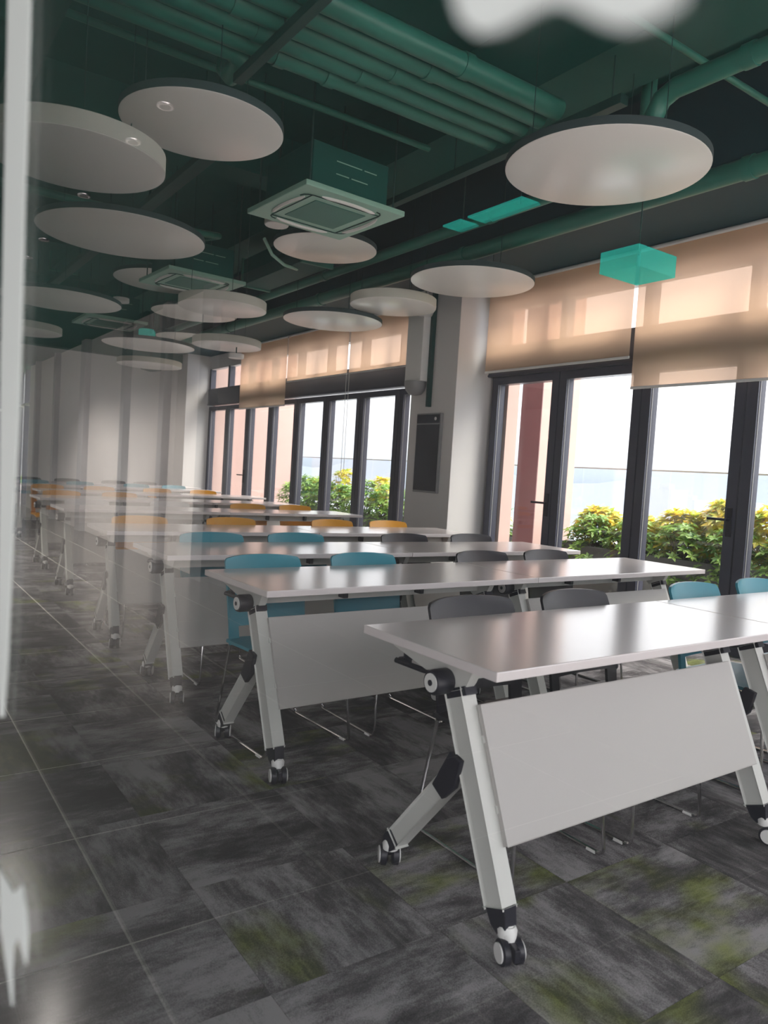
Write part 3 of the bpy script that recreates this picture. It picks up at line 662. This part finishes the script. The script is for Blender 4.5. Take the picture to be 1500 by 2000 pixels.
# ------------------------------------------------------------------ folding tables
TL, TD, TH = 1.515, .592, .74
def make_caster(parent, x, y, ang, front):
    c = empty('caster', (x, y, .032)); c.parent = parent; c.rotation_euler = (0, 0, ang)
    MB().lathe([(.024, .028), (.026, .045), (.02, .058)], n=16).tube([(0, 0, .05), (0, -.012, .035), (0, -.02, .02)], [.018, .02, .012], 10).build('fork', M['white'], c, True)
    for s in (-1, 1):
        MB().lathe([(.026, -.011), (.032, -.008), (.032, .008), (.026, .011)], (s*.019, -.02, 0), 24, 'x').build('wheel', M['black'], c, True)
        MB().lathe([(.024, -.003), (.025, .003)], (s*.0305, -.02, 0), 24, 'x').build('wheel_cap', M['white'], c, True)
    MB().box((-.008, -.062, -.006), (.008, -.02, .028), .003).build('brake_pedal', M['black'], c)
def make_table():
    t = empty('folding_table')
    MB().box((.0015, 0, TH-.026), (TL-.0015, TD, TH), .003).build('tabletop', M['top'], t)
    xl, xr = .072, TL-.172
    for x, o in ((xl, -1), (xr, 1)):
        # main leg leaning forward, brace leg leaning back
        MB().bar((x, .212, .630), (x, .001, .124), .038, .070, (1, 0, 0), .007).build('main_leg', M['legs'], t)
        MB().bar((x+.0, .195, .405), (x+.0, .443, .110), .034, .056, (1, 0, 0), .007).build('brace_leg', M['legs'], t)
        MB().prism([(-.036, .140), (.037, .114), (.012, .074), (-.010, .062), (-.040, .066), (-.042, .090)], 'x', x-.0205, x+.0205, .003).build('leg_boot', M['black'], t)
        MB().prism([(.416, .098), (.464, .137), (.494, .098), (.492, .064), (.458, .060)], 'x', x-.0195, x+.0195, .003).build('leg_boot', M['black'], t)
        kx = (x+o*.017, x+o*.036)
        MB().prism([(.150, .455), (.196, .468), (.232, .400), (.262, .352), (.215, .325), (.168, .372)], 'x', min(kx), max(kx), .005).build('knee_cover', M['black'], t)
        # bracket: pale plate with rounded lower edge under the top
        cx, cz, r = .215, .690, .078
        poly = [(.54, .714), (.50, .690), (.34, .655)]+[(cx+.02+r*math.cos(a), cz+r*math.sin(a)) for a in [R(-18-14*i) for i in range(11)]]+[(.135, .714)]
        MB().prism(poly, 'x', x-.016, x+.016, .003).build('bracket', M['legs'], t)
        MB().prism([(.246, .625), (.170, .655), (.158, .632), (.236, .600)], 'x', x-.0215, x+.0215, .003).build('leg_socket', M['black'], t)
        hb = x+o*.016; he = x+o*.075
        k = MB().lathe([(.034, 0), (.036, .004), (.036, .05), (.032, .059)] if o > 0 else [(.034, 0), (.036, -.004), (.036, -.05), (.032, -.059)], (hb, .245, .650), 28, 'x').build('pivot_knob', M['black'], t, True)
        MB().lathe([(.026, 0), (.026, o*.003)], (he, .245, .650), 28, 'x').build('knob_face', M['white'], k)
        MB().lathe([(.0085, 0), (.0085, o*.005)], (he, .245, .650), 16, 'x').build('knob_hole', M['black'], k)
        # latch lever pointing to the back
        lv = MB().tube([(x-.01*o, .275, .655), (x+.012*o, .36, .650), (x+.012*o, .49, .648)], [.012, .009, .009], 8).tube([(x-.01*o, .30, .690), (x-.01*o, .42, .672), (x+.012*o, .475, .655)], .007, 8)
        lv.bar((x, .45, .645), (x, .45, .713), .018, .022, (1, 0, 0), .003).build('latch_lever', M['black'], t, True)
        make_caster(t, x, -.030, R(-18) if o < 0 else R(14), True)
        make_caster(t, x, .475, R(150) if o < 0 else R(195), False)
    MB().bar((xl+.016, .26, .678), (xr-.016, .26, .678), .055, .045, (0, 0, 1), .006).build('cross_beam', M['legs'], t)
    for x in (xl+.42, xr-.42): MB().box((x-.012, .19, .655), (x+.012, .236, .713), .003).build('beam_clip', M['black'], t)
    p = MB().bar((.5*(xl+xr)+.0, .150, .602), (.5*(xl+xr), .014, .268), xr-xl-.042, .015, (1, 0, 0), .002).build('modesty_panel', M['panel'], t)
    b = MB()
    for x in (xl+.04, xr-.04):
        for f in (.25, .75): b.bar((x, .150-.136*f+.004, .602-.334*f), (x-.0, .150-.136*f+.03, .602-.334*f-.014), .05, .02, (1, 0, 0))
    b.build('panel_clip', M['legs'], t)
    return t
ROWS = [(1.301, 1.334, .0142), (1.271, 2.565, .0279), (1.250, 3.640, -.0069), (1.276, 4.862, -.031), (1.42, 6.80, -.01), (1.51, 8.36, 0), (1.80, 9.92, 0), (1.75, 11.45, 0), (1.85, 12.6, 0)]
ordn = ['front', 'second', 'third', 'fourth', 'fifth', 'sixth', 'seventh', 'eighth', 'last']
T0 = make_table(); first = True
for i, (x, y, a) in enumerate(ROWS):
    for h in (0, 1):
        t = T0 if first else copy_tree(T0); first = False
        t.location = (x+math.cos(a)*TL*h, y+math.sin(a)*TL*h, 0); t.rotation_euler = (0, 0, a)
        tag(t, 'white wheeled folding table, %s half of the %s row' % (('left', 'right')[h], ordn[i]), 'table', 'folding tables set end to end in rows')

# ------------------------------------------------------------------ chairs
def shell_back():
    b = bmesh.new(); T = .013
    zs = [.395, .43, .475, .50, .522, .545, .57, .60, .64, .68, .72, .75, .772, .785, .79]
    us = [-1, -.93, -.85, -.75, -.5, -.25, 0, .25, .5, .75, .85, .93, 1]
    def pt(u, z, off):
        s = (z-.435)/.355
        hw = .205-.012*abs(s-.55)
        if z > .76: hw -= .012*((z-.76)/.03)**3
        x = u*hw
        zz = z - (.012*abs(u)**3*(max(0, z-.60)/.19)**2 if z > .6 else 0) + (0 if z > .6 else 0)
        y = .175+.085*s+.028*s*s - .042*u*u*min(1, .35+s)
        return Vector((x, y+off, zz))
    F = [[b.verts.new(pt(u, z, 0)) for u in us] for z in zs]
    K = [[b.verts.new(pt(u, z, T)) for u in us] for z in zs]
    nz, nu = len(zs), len(us)
    def solid(i, j):
        zc = (zs[i]+zs[i+1])/2; uc = abs((us[j]+us[j+1])/2)
        if zc < .475 and uc < .80: return False              # opening between the seat and the back
        return True
    for i in range(nz-1):
        for j in range(nu-1):
            if not solid(i, j): continue
            b.faces.new((F[i][j], F[i][j+1], F[i+1][j+1], F[i+1][j])); b.faces.new((K[i][j], K[i+1][j], K[i+1][j+1], K[i][j+1]))
            for (di, dj, A, B) in ((-1, 0, (i, j), (i, j+1)), (1, 0, (i+1, j+1), (i+1, j)), (0, -1, (i+1, j), (i, j)), (0, 1, (i, j+1), (i+1, j+1))):
                ii, jj = i+di, j+dj
                if not (0 <= ii < nz-1 and 0 <= jj < nu-1 and solid(ii, jj)):
                    b.faces.new((F[A[0]][A[1]], K[A[0]][A[1]], K[B[0]][B[1]], F[B[0]][B[1]]))
    bmesh.ops.delete(b, geom=[v for v in b.verts if not v.link_faces], context='VERTS')
    m = MB(); m.b.free(); m.b = b; return m
def shell_seat():
    b = bmesh.new(); T = .014
    vs = [-.215, -.208, -.19, -.15, -.08, 0, .08, .14, .18, .192]; us = [-1, -.95, -.85, -.6, -.3, 0, .3, .6, .85, .95, 1]
    def pt(u, y, off):
        hw = .205+.012*(1-((y+.02)/.2)**2)-(.02 if y < -.21 or y > .19 else 0)
        z = .432-.012*(1-u*u)*(1-(y/.22)**2)-.05*max(0, y)
        if y < -.12: z -= .9*(abs(y)-.12)**1.55
        if abs(u) > .9: z -= .004
        return Vector((u*hw, y, z-off))
    F = [[b.verts.new(pt(u, y, 0)) for u in us] for y in vs]; K = [[b.verts.new(pt(u, y, T)) for u in us] for y in vs]
    nz, nu = len(vs), len(us)
    for i in range(nz-1):
        for j in range(nu-1):
            b.faces.new((F[i][j], F[i][j+1], F[i+1][j+1], F[i+1][j])); b.faces.new((K[i][j], K[i+1][j], K[i+1][j+1], K[i][j+1]))
    for i in range(nz-1):
        for j in (0, nu-1): b.faces.new((F[i][j], F[i+1][j], K[i+1][j], K[i][j]))
    for j in range(nu-1):
        for i in (0, nz-1): b.faces.new((F[i][j], F[i][j+1], K[i][j+1], K[i][j]))
    m = MB(); m.b.free(); m.b = b; return m
def make_chair():
    t = empty('sled_chair')
    shell_seat().build('seat', M['ch_black'], t, True)
    shell_back().build('backrest', M['ch_black'], t, True)
    r = .0065
    def bend(pts, rad=.03):
        out = [Vector(pts[0])]
        for a, p, q in zip(pts, pts[1:], pts[2:]):
            a, p, q = Vector(a), Vector(p), Vector(q); u = (a-p).normalized(); v = (q-p).normalized()
            for k in range(5):
                s = k/4; out.append((p+u*rad)*(1-s)**2+p*2*s*(1-s)+(p+v*rad)*s*s)
        out.append(Vector(pts[-1])); return out
    for s in (-1, 1):
        x = s*.213
        MB().tube(bend([(s*.19, .170, .402), (x, .235, r), (x, -.238, r), (s*.19, -.205, .372), (s*.185, -.06, .404)]), r, 8).build('sled_leg', M['chrome'], t, True)
        MB().tube([(x, -.205, .003), (x, -.17, .003)], .009, 8).build('glide', M['white'], t, True)
    MB().tube([(-.185, .14, .402), (.185, .14, .402)], r, 8).tube([(-.187, -.08, .400), (.187, -.08, .400)], r, 8).build('cross_bar', M['chrome'], t)
    return t
C0 = make_chair(); cfirst = True
def chair(x, y, a, mat, lab, grp):
    global cfirst
    t = copy_tree(C0) if not cfirst else C0
    cfirst = False
    t.location = (x, y, 0); t.rotation_euler = (0, 0, a)
    if mat != 'ch_black': swap_mat(t, M['ch_black'], M[mat])
    tag(t, lab, 'chair', grp)
cn = {'ch_black': 'black', 'ch_teal': 'teal blue', 'ch_yellow': 'yellow', 'ch_white': 'white'}
pos = ['leftmost', 'second from the left', 'third from the left', 'rightmost']
K, Bq, Yq, Wq = 'ch_black', 'ch_teal', 'ch_yellow', 'ch_white'
CH = [
 [(1.81, K), (2.37, K), (3.21, Bq), (3.77, Bq)],
 [(1.59, Bq), (2.16, Bq), (3.01, K), (3.57, K)],
 [(1.74, Bq), (2.31, Bq), (3.18, K), (3.81, K)],
 [(1.67, Yq), (2.37, Yq), (3.28, Yq), (3.85, Yq)],
 [(1.76, Wq), (2.55, Wq), (3.40, Yq), (3.98, Yq)],
 [(1.85, Yq), (2.50, Yq)],
 [(2.0, Yq), (2.65, Yq), (3.45, Yq), (4.12, Yq)],
 [(2.1, Bq), (2.75, Bq), (3.60, Bq), (4.22, Bq)],
 [(2.2, K), (2.8, K), (3.55, K), (4.1, K)],
]
first_x = [True]
for i, row in enumerate(CH):
    xr, yr, a = ROWS[i]
    for j, (x, mt) in enumerate(row):
        yy = yr+.415+(x-xr)*math.sin(a)
        pl = pos[j] if len(row) == 4 else pos[j].replace('second from the left', 'second')
        chair(x, yy, a+random.uniform(-.03, .03), mt, '%s sled-legged plastic chair, %s at the %s table row' % (cn[mt], pl, ordn[i]), 'sled chairs pushed under the tables')

# ------------------------------------------------------------------ white vinyl on the glass right in front of the lens
def vinyl(poly, lab):
    c = Vector((XG, sum(p[0] for p in poly)/len(poly), sum(p[1] for p in poly)/len(poly)))
    o = MB().prism([(y-c.y, z-c.z) for y, z in poly], 'x', -.0006, -.0001).build('vinyl_sticker', M['decal']); o.location = c
    tag(o, lab, 'sticker', None)
vinyl([(0.6285, 1.5629), (0.5308, 1.5145), (0.5260, 1.4479), (0.5257, 1.3858), (0.5201, 1.3063), (0.5179, 1.2428), (0.5232, 1.1783), (0.5276, 1.0785), (0.5345, 1.0427), (0.5512, 1.0376), (0.5677, 1.0685), (0.5827, 1.1736), (0.6004, 1.2818), (0.6130, 1.4101)], 'upright white vinyl strip on the glass at the left edge')
vinyl([(0.5300, 0.9425), (0.4930, 0.9510), (0.4750, 0.9537), (0.4504, 0.9713), (0.4361, 0.9647), (0.4284, 0.9500), (0.4302, 0.9359), (0.4560, 0.9380), (0.4700, 0.9232), (0.4719, 0.9064), (0.4663, 0.8893), (0.4920, 0.9000), (0.5150, 0.9105)], 'white feather shaped vinyl mark on the glass at lower left')
vinyl([(0.1042, 1.3030), (0.1029, 1.2974), (0.1005, 1.2926), (0.0957, 1.2885), (0.0902, 1.2868), (0.0843, 1.2866), (0.0792, 1.2859), (0.0752, 1.2832), (0.0704, 1.2792), (0.0661, 1.2766), (0.0619, 1.2758), (0.0584, 1.2763), (0.0577, 1.2800), (0.0500, 1.3100), (0.0900, 1.3300)], 'blurred white vinyl shape on the glass at the top edge')
